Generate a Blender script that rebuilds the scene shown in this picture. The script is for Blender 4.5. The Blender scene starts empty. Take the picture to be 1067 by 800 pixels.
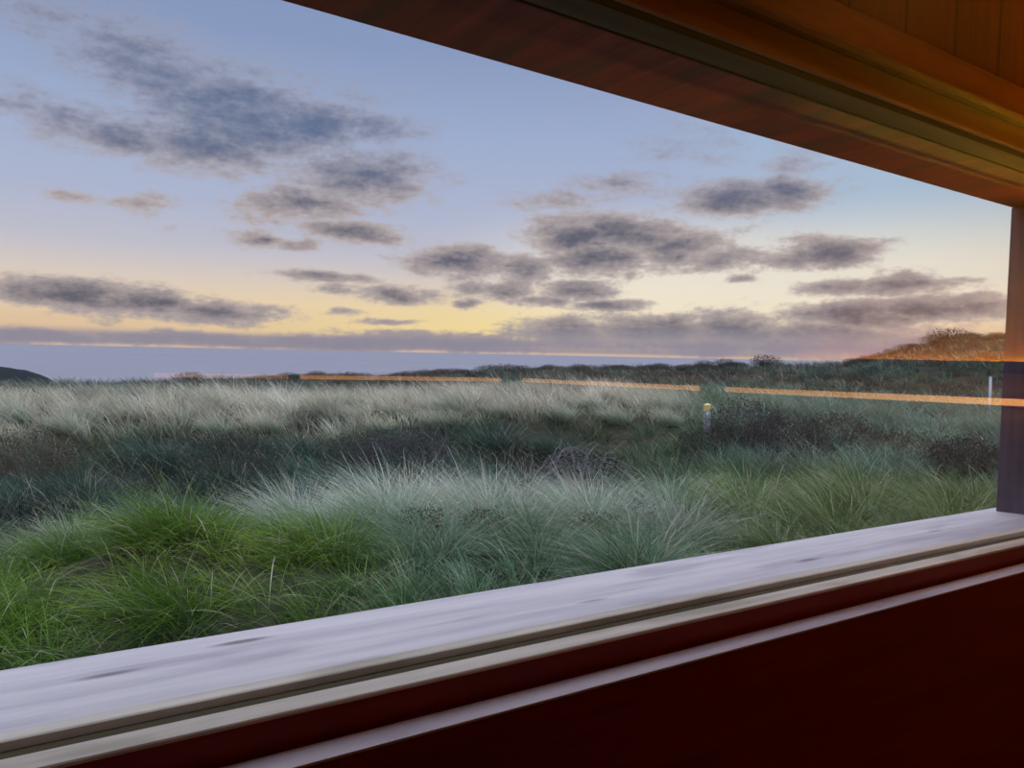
import bpy, bmesh, math, random
import numpy as np
from mathutils import Matrix, Vector, Euler

rng = np.random.default_rng(7)
random.seed(7)
scene = bpy.context.scene
COL = scene.collection
EYE = 1.25                       # eye height above the hide floor; hide floor is z = 0
TILT = math.radians(0.716)       # the hide leans a little out of level
ROT = Matrix.Rotation(TILT, 4, 'Y')
ORG = Vector((0, 0, EYE))

# ------------------------------------------------------------------ view transform
scene.view_settings.view_transform = 'Standard'
scene.view_settings.look = 'None'
scene.view_settings.gamma = 1
scene.view_settings.use_curve_mapping = False
scene.view_settings.exposure = 0.0
try:
    scene.cycles.max_bounces = 8
    scene.cycles.transparent_max_bounces = 12
    scene.cycles.use_denoising = True
    scene.cycles.sample_clamp_indirect = 4.0
    scene.cycles.caustics_reflective = False
except Exception:
    pass


def lin(r, g, b):
    f = lambda c: (c / 255 / 12.92) if c / 255 <= .04045 else ((c / 255 + .055) / 1.055) ** 2.4
    return (f(r), f(g), f(b), 1.0)


# ------------------------------------------------------------------ object helpers
def tag(o, label=None, cat=None, group=None, kind=None):
    if label: o['label'] = label
    if cat: o['category'] = cat
    if group: o['group'] = group
    if kind: o['kind'] = kind
    return o


def empty(name, loc, rot=(0, 0, 0)):
    o = bpy.data.objects.new(name, None)
    COL.objects.link(o)
    o.empty_display_size = .1
    o.location = loc
    o.rotation_euler = rot
    return o


def link_mesh(name, me, parent=None, mat=None):
    o = bpy.data.objects.new(name, me)
    COL.objects.link(o)
    if mat is not None and not me.materials:
        me.materials.append(mat)
    if parent is not None:
        o.parent = parent
    return o


def copy_tree(o, parent=None):
    c = o.copy()
    COL.objects.link(c)
    if parent is not None:
        c.parent = parent
    for ch in list(o.children):
        copy_tree(ch, c)
    return c


def add_box(bm, x0, x1, y0, y1, z0, z1, bevel=0.0):
    g = bmesh.ops.create_cube(bm, size=1.0)
    vs = g['verts']
    for v in vs:
        v.co = Vector(((x0 + x1) / 2 + v.co.x * (x1 - x0), (y0 + y1) / 2 + v.co.y * (y1 - y0), (z0 + z1) / 2 + v.co.z * (z1 - z0)))
    if bevel > 0:
        es = list({e for v in vs for e in v.link_edges})
        bmesh.ops.bevel(bm, geom=es, offset=bevel, segments=2, affect='EDGES', profile=.6)


def add_profile(bm, prof, x0, x1):
    """prof: closed (y, z) outline swept along x."""
    a = [bm.verts.new((x0, y, z)) for y, z in prof]
    b = [bm.verts.new((x1, y, z)) for y, z in prof]
    n = len(prof)
    for i in range(n):
        bm.faces.new((a[i], a[(i + 1) % n], b[(i + 1) % n], b[i]))
    bm.faces.new(list(reversed(a)))
    bm.faces.new(b)
    bmesh.ops.recalc_face_normals(bm, faces=bm.faces[:])


def add_tube(bm, pts, rad, seg=8, caps=True):
    rings = []
    pts = [Vector(p) for p in pts]
    for i, p in enumerate(pts):
        d = (pts[min(i + 1, len(pts) - 1)] - pts[max(i - 1, 0)]).normalized()
        s = d.cross(Vector((0, 0, 1)))
        s = s.normalized() if s.length > 1e-4 else Vector((1, 0, 0))
        t = s.cross(d)
        r = rad[i] if hasattr(rad, '__len__') else rad
        rings.append([bm.verts.new(p + (s * math.cos(2 * math.pi * k / seg) + t * math.sin(2 * math.pi * k / seg)) * r) for k in range(seg)])
    for i in range(len(rings) - 1):
        for k in range(seg):
            bm.faces.new((rings[i][k], rings[i][(k + 1) % seg], rings[i + 1][(k + 1) % seg], rings[i + 1][k]))
    if caps:
        bm.faces.new(list(reversed(rings[0])))
        bm.faces.new(rings[-1])


def finish(name, bm, mat, parent=None, smooth=False):
    me = bpy.data.meshes.new(name)
    bm.normal_update()
    bm.to_mesh(me)
    bm.free()
    if smooth:
        for p in me.polygons: p.use_smooth = True
    return link_mesh(name, me, parent, mat)


def hide(o):
    """Set a top-level piece of the hide into the hide's slightly leaning frame (its mesh is drawn from the eye point)."""
    o.location = ORG
    o.rotation_euler = (0, TILT, 0)
    return o


def at_hide(x, y, z):
    return ORG + ROT @ Vector((x, y, z))


# ------------------------------------------------------------------ material helpers
class NT:
    def __init__(self, tree): self.t = tree

    def n(self, typ, ins=None, **kw):
        nd = self.t.nodes.new(typ)
        for k, v in kw.items(): setattr(nd, k, v)
        for k, v in (ins or {}).items():
            s = nd.inputs[k]
            if isinstance(v, bpy.types.NodeSocket): self.t.links.new(v, s)
            else: s.default_value = v
        return nd

    def math(self, op, a, b=None, c=None, clamp=False):
        nd = self.t.nodes.new('ShaderNodeMath'); nd.operation = op; nd.use_clamp = clamp
        for i, v in enumerate((a, b, c)):
            if v is None: continue
            if isinstance(v, bpy.types.NodeSocket): self.t.links.new(v, nd.inputs[i])
            else: nd.inputs[i].default_value = v
        return nd.outputs[0]

    def vmath(self, op, a, b=None, c=None):
        nd = self.t.nodes.new('ShaderNodeVectorMath'); nd.operation = op
        for i, v in enumerate((a, b, c)):
            if v is None: continue
            if isinstance(v, bpy.types.NodeSocket): self.t.links.new(v, nd.inputs[i])
            else: nd.inputs[i].default_value = v
        return nd

    def mix(self, f, a, b, blend='MIX'):
        nd = self.t.nodes.new('ShaderNodeMix'); nd.data_type = 'RGBA'; nd.blend_type = blend
        for i, v in ((0, f), (6, a), (7, b)):
            if isinstance(v, bpy.types.NodeSocket): self.t.links.new(v, nd.inputs[i])
            else: nd.inputs[i].default_value = v
        return nd.outputs[2]

    def smooth(self, v, a, b, lo=0.0, hi=1.0):
        nd = self.t.nodes.new('ShaderNodeMapRange'); nd.interpolation_type = 'SMOOTHSTEP'
        self.t.links.new(v, nd.inputs[0])
        for i, x in enumerate((a, b, lo, hi)): nd.inputs[i + 1].default_value = x
        return nd.outputs[0]

    def ramp(self, fac, stops, interp='LINEAR'):
        nd = self.t.nodes.new('ShaderNodeValToRGB'); cr = nd.color_ramp; cr.interpolation = interp
        while len(cr.elements) < len(stops): cr.elements.new(.5)
        for e, (p, c) in zip(cr.elements, stops): e.position = p; e.color = c
        self.t.links.new(fac, nd.inputs[0])
        return nd.outputs[0]


def new_mat(name):
    m = bpy.data.materials.new(name)
    m.use_nodes = True
    m.node_tree.nodes.clear()
    return m, NT(m.node_tree)


def out(nt, sh):
    o = nt.n('ShaderNodeOutputMaterial')
    nt.t.links.new(sh, o.inputs['Surface'])


def wood(name, dark, light, rough=.55, axis='x', scale=6.0, spec=.3, stain=None, stain_amt=.5, joints=None, bump=.25, knots=0.0):
    """Long-grained wood: a noise stretched along the grain, optional patchy stain, knots and plank joints."""
    m, nt = new_mat(name)
    tc = nt.n('ShaderNodeTexCoord').outputs['Object']
    st = {'x': (.06, 1, 1), 'y': (1, .06, 1), 'z': (1, 1, .06)}[axis]
    v = nt.vmath('MULTIPLY', tc, st).outputs[0]
    g = nt.n('ShaderNodeTexNoise', {'Vector': v, 'Scale': scale * 9, 'Detail': 7.0, 'Roughness': .62}).outputs['Fac']
    big = nt.n('ShaderNodeTexNoise', {'Vector': v, 'Scale': scale, 'Detail': 4.0}).outputs['Fac']
    f = nt.math('ADD', nt.math('MULTIPLY', g, .6), nt.math('MULTIPLY', big, .4))
    c = nt.mix(nt.smooth(f, .36, .64), dark, light)
    if stain:
        s = nt.n('ShaderNodeTexNoise', {'Vector': nt.vmath('MULTIPLY', tc, {'x': (.35, 1.6, 1), 'y': (1.6, .3, 1), 'z': (1, 1, .4)}[axis]).outputs[0], 'Scale': 9.0, 'Detail': 5.0}).outputs['Fac']
        c = nt.mix(nt.math('MULTIPLY', nt.smooth(s, .5, .68), stain_amt), c, stain)
    if knots:
        k = nt.n('ShaderNodeTexVoronoi', {'Vector': nt.vmath('MULTIPLY', tc, (2.8, 13, 0)).outputs[0], 'Scale': 1.25}).outputs['Distance']
        kk = nt.math('MULTIPLY', nt.smooth(k, .17, .04), knots)
        c = nt.mix(kk, c, lin(70, 58, 66))
    h = g
    if joints:
        ax, pitch, w, off = joints
        co = nt.n('ShaderNodeSeparateXYZ', {0: tc}).outputs[ax]
        fr = nt.math('FRACT', nt.math('DIVIDE', nt.math('ADD', co, 100 * pitch + off), pitch))
        j = nt.smooth(nt.math('ABSOLUTE', nt.math('SUBTRACT', fr, .5)), .5 - w / pitch, .5 - w / pitch * .3)
        c = nt.mix(j, c, (.012, .006, .004, 1))
    b = nt.n('ShaderNodeBump', {'Strength': bump, 'Distance': .004, 'Height': h})
    p = nt.n('ShaderNodeBsdfPrincipled', {'Base Color': c, 'Roughness': rough, 'Specular IOR Level': spec, 'Normal': b.outputs[0]})
    out(nt, p.outputs[0])
    return m


def plain(name, col, rough=.6, spec=.3, var=.25, scale=20.0):
    m, nt = new_mat(name)
    tc = nt.n('ShaderNodeTexCoord').outputs['Object']
    n = nt.n('ShaderNodeTexNoise', {'Vector': tc, 'Scale': scale, 'Detail': 5.0}).outputs['Fac']
    c = nt.mix(nt.math('MULTIPLY', n, var), col, (col[0] * .45, col[1] * .45, col[2] * .45, 1))
    p = nt.n('ShaderNodeBsdfPrincipled', {'Base Color': c, 'Roughness': rough, 'Specular IOR Level': spec})
    out(nt, p.outputs[0])
    return m


def emit(name, col, s):
    m, nt = new_mat(name)
    e = nt.n('ShaderNodeEmission', {'Color': col, 'Strength': s})
    out(nt, e.outputs[0])
    return m


def blade_mat(name, transl=.4, spec=.25):
    m, nt = new_mat(name)
    a = nt.n('ShaderNodeAttribute', attribute_name='hue')
    d = nt.n('ShaderNodeBsdfPrincipled', {'Base Color': a.outputs['Color'], 'Roughness': .55, 'Specular IOR Level': spec})
    t = nt.n('ShaderNodeBsdfTranslucent', {'Color': a.outputs['Color']})
    x = nt.n('ShaderNodeMixShader', {0: transl, 1: d.outputs[0], 2: t.outputs[0]})
    out(nt, x.outputs[0])
    return m


CLOUDS = [(2.76, 19.72, 3.65, 1.48, 0.60), (6.56, 18.82, 4.21, 1.66, 0.75), (8.85, 17.50, 4.09, 1.73, 0.85), (12.47, 16.23, 4.93, 2.10, 0.95), (14.98, 15.29, 5.72, 1.73, 1.00),
    (10.65, 13.58, 4.82, 1.22, 0.95), (6.56, 13.37, 3.95, 0.95, 0.85), (3.81, 13.84, 2.14, 1.15, 0.80), (18.89, 15.79, 4.64, 1.13, 1.00), (22.94, 15.85, 3.08, 1.02, 0.80),
    (16.24, 18.17, 2.58, 1.50, 0.50), (0.71, 14.73, 2.01, 1.10, 0.60), (21.55, 17.88, 2.71, 0.86, 0.50), (10.65, 12.66, 7.82, 0.86, 0.55), (22.30, 12.38, 4.43, 1.31, 0.90),
    (25.75, 12.90, 2.09, 0.99, 0.65), (18.28, 10.34, 3.97, 0.92, 0.95), (15.03, 9.58, 2.56, 0.91, 0.55), (21.67, 8.47, 3.07, 0.74, 1.00), (14.41, 7.84, 1.78, 0.59, 0.90),
    (17.65, 7.65, 1.98, 0.47, 0.75), (3.54, 9.54, 2.14, 0.53, 0.65), (7.71, 9.57, 2.02, 0.62, 0.65), (9.18, 8.08, 1.30, 0.32, 0.45), (3.27, 3.35, 4.01, 0.86, 1.10),
    (7.15, 2.93, 4.60, 0.89, 1.10), (11.93, 2.49, 4.02, 0.66, 1.05), (1.18, 3.52, 2.04, 0.54, 0.80), (15.09, 2.07, 1.29, 0.41, 0.50), (19.01, 5.15, 3.01, 0.41, 0.95),
    (20.36, 4.31, 1.69, 0.41, 0.75), (24.84, 4.33, 2.79, 0.56, 1.00), (24.17, 2.07, 2.09, 0.28, 0.85), (20.72, 2.60, 1.22, 0.28, 0.65), (17.04, 3.02, 1.32, 0.41, 0.50),
    (29.02, 6.70, 3.18, 0.84, 1.10), (34.01, 6.33, 2.14, 0.84, 1.00), (30.83, 4.99, 2.49, 0.63, 0.80), (32.97, 4.90, 2.49, 0.63, 0.95), (30.14, 3.78, 1.28, 0.35, 0.85),
    (35.13, 4.10, 2.85, 0.42, 0.80), (38.66, 5.00, 2.83, 0.63, 1.00), (39.75, 3.75, 2.82, 0.35, 0.95), (37.87, 8.47, 3.18, 1.24, 1.10), (41.37, 8.97, 3.83, 1.23, 1.10),
    (39.31, 7.10, 3.17, 1.04, 1.10), (44.84, 8.13, 3.75, 1.02, 1.00), (44.18, 7.25, 2.75, 0.82, 0.85), (48.25, 7.08, 3.32, 0.81, 0.85), (49.83, 9.06, 1.63, 0.53, 0.45),
    (37.83, 9.84, 2.82, 0.82, 0.75), (36.39, 11.19, 3.54, 0.68, 0.55), (40.58, 12.41, 3.14, 0.80, 0.65), (42.14, 6.08, 0.70, 0.42, 0.60), (44.64, 15.08, 3.06, 1.41, 0.45),
    (47.34, 14.66, 2.33, 1.15, 0.45), (53.20, 13.42, 2.51, 1.56, 0.48), (49.43, 11.37, 3.27, 0.78, 1.00), (52.64, 11.55, 2.84, 0.89, 0.90), (55.88, 7.45, 2.73, 0.77, 1.10),
    (53.42, 7.00, 2.51, 0.52, 0.85), (49.61, 5.72, 1.31, 0.27, 0.75), (51.51, 7.17, 1.29, 0.53, 0.55), (55.96, 4.99, 2.43, 0.65, 0.90), (59.50, 5.12, 3.16, 0.76, 0.95),
    (62.56, 5.36, 2.17, 0.31, 0.60), (57.83, 3.03, 4.14, 0.91, 1.10), (61.81, 3.52, 3.86, 0.62, 1.10), (64.49, 3.73, 2.09, 0.61, 1.00), (61.31, 2.08, 3.34, 0.63, 0.65),
    (-0.34, 0.47, 5.95, 0.53, 0.85), (10.71, 0.53, 9.10, 0.53, 0.75), (22.46, 0.55, 8.23, 0.63, 1.00), (29.49, 0.71, 5.68, 0.57, 1.00), (38.03, 1.74, 4.25, 0.99, 1.10),
    (43.64, 1.97, 4.83, 1.12, 1.10), (49.07, 1.84, 4.63, 1.23, 1.10), (54.85, 1.57, 5.56, 1.06, 1.10), (60.78, 1.13, 4.50, 0.89, 0.90), ]
# ------------------------------------------------------------------ sky
def build_world():
    w = bpy.data.worlds.new('dusk_sky')
    scene.world = w
    w.use_nodes = True
    w.node_tree.nodes.clear()
    nt = NT(w.node_tree)
    d = nt.n('ShaderNodeTexCoord').outputs['Generated']
    s = nt.n('ShaderNodeSeparateXYZ', {0: nt.vmath('NORMALIZE', d).outputs[0]})
    az = nt.math('DEGREES', nt.math('ARCTAN2', s.outputs[0], s.outputs[1]))
    el = nt.math('DEGREES', nt.math('ARCSINE', s.outputs[2]))
    v = nt.n('ShaderNodeCombineXYZ', {0: az, 1: el, 2: 0.0}).outputs[0]
    # clear sky by elevation: warm afterglow low down, pale blue above
    base = nt.ramp(nt.math('DIVIDE', nt.math('MAXIMUM', el, 0.0), 90.0), [
        (0.0, lin(214, 184, 166)), (1.6 / 90, lin(232, 200, 166)), (3.2 / 90, lin(238, 214, 184)), (5.0 / 90, lin(224, 210, 202)),
        (7.0 / 90, lin(200, 199, 212)), (10 / 90, lin(182, 190, 216)), (15 / 90, lin(166, 182, 216)), (21 / 90, lin(142, 161, 200)),
        (26 / 90, lin(134, 154, 194)), (38 / 90, (SKY_UP * .78, SKY_UP * .84, SKY_UP, 1)), (1.0, (SKY_UP * 1.3, SKY_UP * 1.4, SKY_UP * 1.62, 1))])
    da = nt.math('DIVIDE', nt.math('SUBTRACT', az, 37.0), 20.0)
    glow = nt.math('EXPONENT', nt.math('MULTIPLY', nt.math('MULTIPLY', da, da), -1.0))
    lowm = nt.smooth(el, 6.0, 1.2)
    base = nt.mix(nt.math('MULTIPLY', nt.math('MULTIPLY', nt.math('MULTIPLY', glow, lowm), nt.smooth(el, .25, 1.3)), .9), base, lin(255, 230, 160))
    # towards the right the clear sky turns a pale cyan
    rt = nt.math('MULTIPLY', nt.smooth(az, 40.0, 66.0), nt.smooth(el, 3.0, 8.0))
    rt = nt.math('MULTIPLY', rt, nt.smooth(el, 30.0, 16.0))
    base = nt.mix(nt.math('MULTIPLY', rt, .8), base, lin(176, 206, 228))
    mid = nt.math('MULTIPLY', nt.math('MULTIPLY', nt.smooth(az, 26.0, 44.0), nt.smooth(el, 1.5, 4.0)), nt.smooth(el, 12.0, 6.0))
    base = nt.mix(nt.math('MULTIPLY', mid, .78), base, lin(252, 243, 222))
    # clouds: soft ellipses given by bearing and elevation, torn by noise
    nv = nt.vmath('MULTIPLY', v, (.13, .36, 1)).outputs[0]
    wn = nt.n('ShaderNodeTexNoise', {'Vector': nv, 'Scale': 1.3, 'Detail': 4.0}).outputs['Color']
    wv = nt.vmath('MULTIPLY', nt.vmath('SUBTRACT', wn, (.5, .5, .5)).outputs[0], (4.0, 1.7, 0)).outputs[0]
    vv = nt.vmath('ADD', v, wv).outputs[0]
    F = None
    for a, e, ra, re, st in CLOUDS:
        kx, ky = (1.22, 1.35) if e > 11 else (1.12, 1.2)
        q = nt.vmath('MULTIPLY_ADD', vv, (1 / ra / kx, 1 / re / ky, 0), (-a / ra / kx, -e / re / ky, 0)).outputs[0]
        dd = nt.vmath('DOT_PRODUCT', q, q).outputs['Value']
        g = nt.math('MULTIPLY', nt.math('POWER', 2.0, nt.math('MULTIPLY', dd, -1.0)), st * (1.08 if e > 11 else 1.0))
        F = g if F is None else nt.math('SMOOTH_MAX', F, g, .12)
    n1 = nt.n('ShaderNodeTexNoise', {'Vector': nv, 'Scale': 3.0, 'Detail': 8.0, 'Roughness': .58}).outputs['Fac']
    n2 = nt.n('ShaderNodeTexNoise', {'Vector': nt.vmath('MULTIPLY', v, (.26, .40, 1)).outputs[0], 'Scale': 6.0, 'Detail': 6.0, 'Roughness': .6}).outputs['Fac']
    nn = nt.math('ADD', nt.math('MULTIPLY', nt.math('SUBTRACT', n1, .5), .95), nt.math('MULTIPLY', nt.math('SUBTRACT', n2, .5), .52))
    dens = nt.math('ADD', F, nn)
    hi = nt.smooth(el, 9.0, 16.0)
    edge = nt.mix(hi, nt.smooth(dens, .25, .66), nt.smooth(dens, .18, .85))
    core = nt.smooth(dens, .40, 1.30)
    hi = nt.smooth(el, 9.0, 16.0)
    light = nt.mix(hi, lin(190, 176, 174), lin(164, 166, 186))
    dark = nt.mix(hi, lin(80, 84, 106), lin(92, 110, 144))
    dark = nt.mix(nt.smooth(el, 2.9, 1.2), dark, lin(138, 136, 156))
    light = nt.mix(nt.smooth(el, 2.6, 1.2), light, lin(172, 160, 164))
    ccol = nt.mix(core, light, dark)
    col = nt.mix(nt.math('MULTIPLY', edge, .94), base, ccol)
    # thin haze bank resting on the sea, with the bright slit under it
    bank = nt.math('MULTIPLY', nt.smooth(el, 1.35, .75), nt.smooth(el, .05, .28))
    col = nt.mix(nt.math('MULTIPLY', bank, .72), col, lin(146, 142, 160))
    bg = nt.n('ShaderNodeBackground', {'Color': col, 'Strength': 1.0})
    o = nt.n('ShaderNodeOutputWorld')
    nt.t.links.new(bg.outputs[0], o.inputs[0])


SKY_UP = 1.85
build_world()

# ------------------------------------------------------------------ the hide: materials
M_SILL = wood('weathered_sill', lin(196, 187, 199), lin(232, 224, 229), rough=.5, scale=4, spec=.4, stain=lin(150, 140, 160), stain_amt=.5, knots=.75, bump=.3)
M_TRACK = wood('track_wood', lin(206, 194, 178), lin(238, 228, 214), rough=.5, scale=5, stain=lin(140, 124, 96), stain_amt=.5)
M_GROOVE = plain('groove_olive', lin(92, 82, 58), .8)  # olive-brown, darker than the track wood beside it
M_DARKRED = wood('dark_red_board', (.19, .016, .008, 1), (.27, .028, .013, 1), rough=.42, scale=3, spec=.25, axis='x', bump=.1)
M_LEDGE = wood('ledge_wood', lin(178, 164, 178), lin(214, 202, 212), rough=.5, scale=4, stain=lin(140, 122, 136), stain_amt=.5)  # pale purple-grey: skylight on the panel top put into the colour
M_SOFFIT = wood('soffit_paint', lin(104, 40, 40), lin(146, 64, 56), rough=.55, scale=5, axis='y', stain=lin(84, 56, 50), stain_amt=.8)
M_TOPTRACK = wood('top_track_wood', lin(60, 44, 42), lin(90, 70, 66), rough=.5, scale=5)
M_ORANGE = wood('varnished_board', (.12, .028, .006, 1), (.21, .053, .010, 1), rough=.42, scale=4, spec=.25, stain=(.07, .018, .006, 1), stain_amt=.6)
M_PLANK_V = wood('varnished_upright_planks', (.055, .012, .005, 1), (.10, .022, .008, 1), rough=.45, scale=4, axis='z', joints=(0, .15, .006, .015))
M_WALL = wood('hide_wall_planks', (.26, .10, .035, 1), (.40, .17, .06, 1), rough=.5, scale=4, axis='x', joints=(2, .14, .005, .03))
M_WALLY = wood('hide_side_planks', (.56, .30, .04, 1), (.64, .36, .05, 1), rough=.6, scale=4, axis='y', bump=.05)
M_FLOOR = wood('hide_floor_boards', (.12, .06, .03, 1), (.2, .1, .05, 1), rough=.6, scale=4, axis='x', joints=(1, .12, .005, 0))
M_JAMB = wood('grey_post_wood', lin(68, 65, 80), lin(98, 92, 108), rough=.6, scale=5, axis='z', joints=None)
M_AMBER = emit('amber_light', (1.0, .42, .11, 1), 3.1)
M_AMBER_DIM = emit('amber_light_dim', (1.0, .38, .08, 1), 1.5)
M_UPLIGHT = emit('warm_lamp', (1.0, .70, .05, 1), 540.0)

XL, XR, YB = -2.2, 2.45, -2.08            # hide interior: left wall, right wall, back wall
WL, WR = -1.55, 2.165                      # window opening
ZF, ZC = -EYE, .98                         # floor and ceiling seen from the eye point

# glass: clear pane whose two faces reflect more at grazing angles
m, nt = new_mat('window_glass')
ge = nt.n('ShaderNodeNewGeometry')
cs = nt.math('ABSOLUTE', nt.vmath('DOT_PRODUCT', ge.outputs['Incoming'], ge.outputs['Normal']).outputs['Value'])
sch = nt.math('ADD', .04, nt.math('MULTIPLY', nt.math('POWER', nt.math('SUBTRACT', 1.0, cs), 5.0), .96))
tr = nt.n('ShaderNodeBsdfTransparent', {'Color': (.985, .99, .988, 1)})
gl = nt.n('ShaderNodeBsdfGlossy', {'Color': (1, 1, 1, 1), 'Roughness': 0.0})
mx = nt.n('ShaderNodeMixShader', {0: sch, 1: tr.outputs[0], 2: gl.outputs[0]})
out(nt, mx.outputs[0])
M_GLASS = m


def box_obj(name, dims, mat, parent=None, bevel=0.0):
    bm = bmesh.new()
    add_box(bm, *dims, bevel=bevel)
    return finish(name, bm, mat, parent)


def struct(o, label, cat):
    return tag(hide(o), label, cat, kind='structure')


def sub(o, eps=0):
    return o


# floor, ceiling, walls
struct(box_obj('floor', (XL - .1, XR + .1, YB - .1, .95, ZF - .1, ZF), M_FLOOR), 'brown boarded floor of the hide below the window', 'floor')
struct(box_obj('ceiling', (XL - .1, XR + .1, YB - .1, 1.05, ZC, ZC + .1), M_WALL), 'boarded wooden ceiling of the hide above the window', 'ceiling')
struct(box_obj('wall_back', (XL - .1, XR + .1, YB - .1, YB, ZF, ZC), M_WALL), 'boarded back wall of the hide, seen only mirrored in the glass', 'wall')
struct(box_obj('wall_right', (XR, XR + .1, YB, .72, ZF, ZC), M_WALLY), 'boarded right wall of the hide, mirrored with a warm glow in the glass', 'wall')
struct(box_obj('wall_left', (XL - .1, XL, YB, .72, ZF, ZC), M_WALLY), 'boarded left wall of the hide out of frame', 'wall')

# front wall: dark red panel under the window, its top edge coloured pale with skylight, upright planks over the header
wf = empty('wall_front', (0, 0, 0))
struct(wf, 'dark red boarded front wall under and over the long window', 'wall')
box_obj('lower_panel', (XL, XR, .706, .738, ZF, -.3935), M_DARKRED, wf)
o = box_obj('panel_top_edge', (XL, XR, .704, .7385, -.3955, -.3920), M_LEDGE, wf, bevel=.0012); o['label'] = 'pale painted top edge with skylight in its colour'
box_obj('sill_apron', (XL, XR, .748, .7775, -.62, -.3622), M_DARKRED, wf)
box_obj('outer_cladding', (XL, XR, .80, .95, ZF - .2, -.40), M_JAMB, wf)
box_obj('upright_planks', (XL, XR, .697, .72, .474, ZC), M_PLANK_V, wf)
box_obj('left_wall_piece', (XL, WL, .722, .96, -.40, .47), M_JAMB, wf)
box_obj('right_wall_piece', (WR + .1201, XR, .722, .96, -.40, .47), M_JAMB, wf)

# header boards, one stepping out in front of the other
struct(box_obj('trim_1', (XL, XR, .712, .722, .4335, .474), M_ORANGE, bevel=.002), 'narrow orange-brown header board just above the top window track', 'trim')
struct(box_obj('trim_2', (XL, XR, .68, .697, .472, .524), M_ORANGE, bevel=.003), 'wide varnished orange-brown header board under the upright planks', 'trim')

# the window
win = empty('window_1', (0, 0, 0))
struct(win, 'long hide window looking over the dunes, with weathered sill and soffit', 'window')
bm = bmesh.new()
add_profile(bm, [(.814, -.3494), (.985, -.3572), (.998, -.3585), (1.0, -.362), (1.0, -.392), (.814, -.392)], WL - .1, WR + .1)
sill = finish('sill', bm, M_SILL, win)
sill['label'] = 'weathered grey-white sill board'
bm = bmesh.new()
add_profile(bm, [(.800, -.3525), (.802, -.3512), (.8138, -.3494), (.8138, -.386), (.800, -.386)], WL - .1, WR + .12)
o = finish('sill_edge', bm, M_TRACK, win); o['label'] = 'worn beige inner edge'
bm = bmesh.new()
add_profile(bm, [(.747, -.3590), (.7485, -.3575), (.776, -.3565), (.778, -.3580), (.778, -.362), (.747, -.362)], WL - .1, WR + .12)
finish('sill_track', bm, M_TRACK, win)
box_obj('track_groove', (WL - .1, WR + .12, .7777, .7998, -.386, -.3605), M_GROOVE, win)
bm = bmesh.new()
add_box(bm, WL, WR + .11, .7865, .7905, -.3605, .437)
pane = finish('glass_pane', bm, M_GLASS, win)
pane['label'] = 'clear glass pane'
box_obj('lintel', (WL - .1, WR + .12, .793, .967, .433, ZC), M_SOFFIT, win, bevel=.002)
bm = bmesh.new()
add_profile(bm, [(.739, .4332), (.7855, .4332), (.7855, .44), (.7915, .44), (.7915, .4332), (.7928, .4332), (.7928, .50), (.739, .50)], WL - .1, WR + .12)
finish('top_track', bm, M_TOPTRACK, win)
box_obj('jamb', (WR, WR + .12, .793, .967, -.37, .4325), M_JAMB, win, bevel=.003)
box_obj('jamb', (WL - .12, WL, .793, .967, -.37, .4325), M_JAMB, win, bevel=.003)

# ------------------------------------------------------------------ lamps of the hide that the pane mirrors
def rope_light(p0, p1, off, label, glow=M_AMBER):
    """A glowing amber tube in a wooden batten on the wall, between two points of the hide's frame."""
    a, b = Vector(p0), Vector(p1)
    c = (a + b) / 2
    r = empty('strip_light', at_hide(*c), (0, TILT, 0))
    tag(r, label, 'strip light', 'amber strip lights along the hide walls')
    o = Vector(off)
    bm = bmesh.new()
    d = (b - a) / 2
    add_tube(bm, [-d + o * .022, d + o * .022], .0105, 10)
    t = finish('tube', bm, glow, r, smooth=False)
    t['label'] = 'glowing amber tube'
    bm = bmesh.new()
    h = .016
    for v in bmesh.ops.create_cube(bm, size=1.0)['verts']:
        s = v.co.copy()
        v.co = d * (2 * s.x) + o * (.0055 + .010 * s.y) + Vector((0, 0, 2 * h * s.z))
    bmesh.ops.recalc_face_normals(bm, faces=bm.faces[:])
    finish('batten', bm, M_DARKRED, r)
    for sg in (-1, 1):
        bm = bmesh.new()
        e = d * sg
        add_tube(bm, [e * .985 + o * .022, e * 1.004 + o * .022], .0135, 10)
        finish('end_cap', bm, M_TOPTRACK, r)
    return r


def bx(t): return 3.63 * math.tan(math.radians(t))          # along the back wall by mirrored bearing
zb = -.1155
rope_light((bx(8.3), YB, zb), (bx(17.2), YB, zb), (0, 1, 0), 'faint far-left length of the amber line mirrored above the grass', M_AMBER_DIM)
rope_light((bx(17.8), YB, zb), (bx(32.6), YB, zb), (0, 1, 0), 'long middle-left length of the amber line mirrored along the distant heath')
ry = lambda t: 1.55 - XR / math.tan(math.radians(t))
rz = lambda t: -.0795 - (.034 * (ry(67) - ry(t)) / (ry(67) - ry(34.2)))
rope_light((XR, ry(34.6), rz(34.6)), (XR, ry(48.0), rz(48.0)), (-1, 0, 0), 'length of the amber line mirrored above the marker post, left of its gap')
rope_light((XR, ry(49.5), rz(49.5)), (XR, .70, rz(67) + .004), (-1, 0, 0), 'brightest right length of the amber line crossing the window post')

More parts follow.
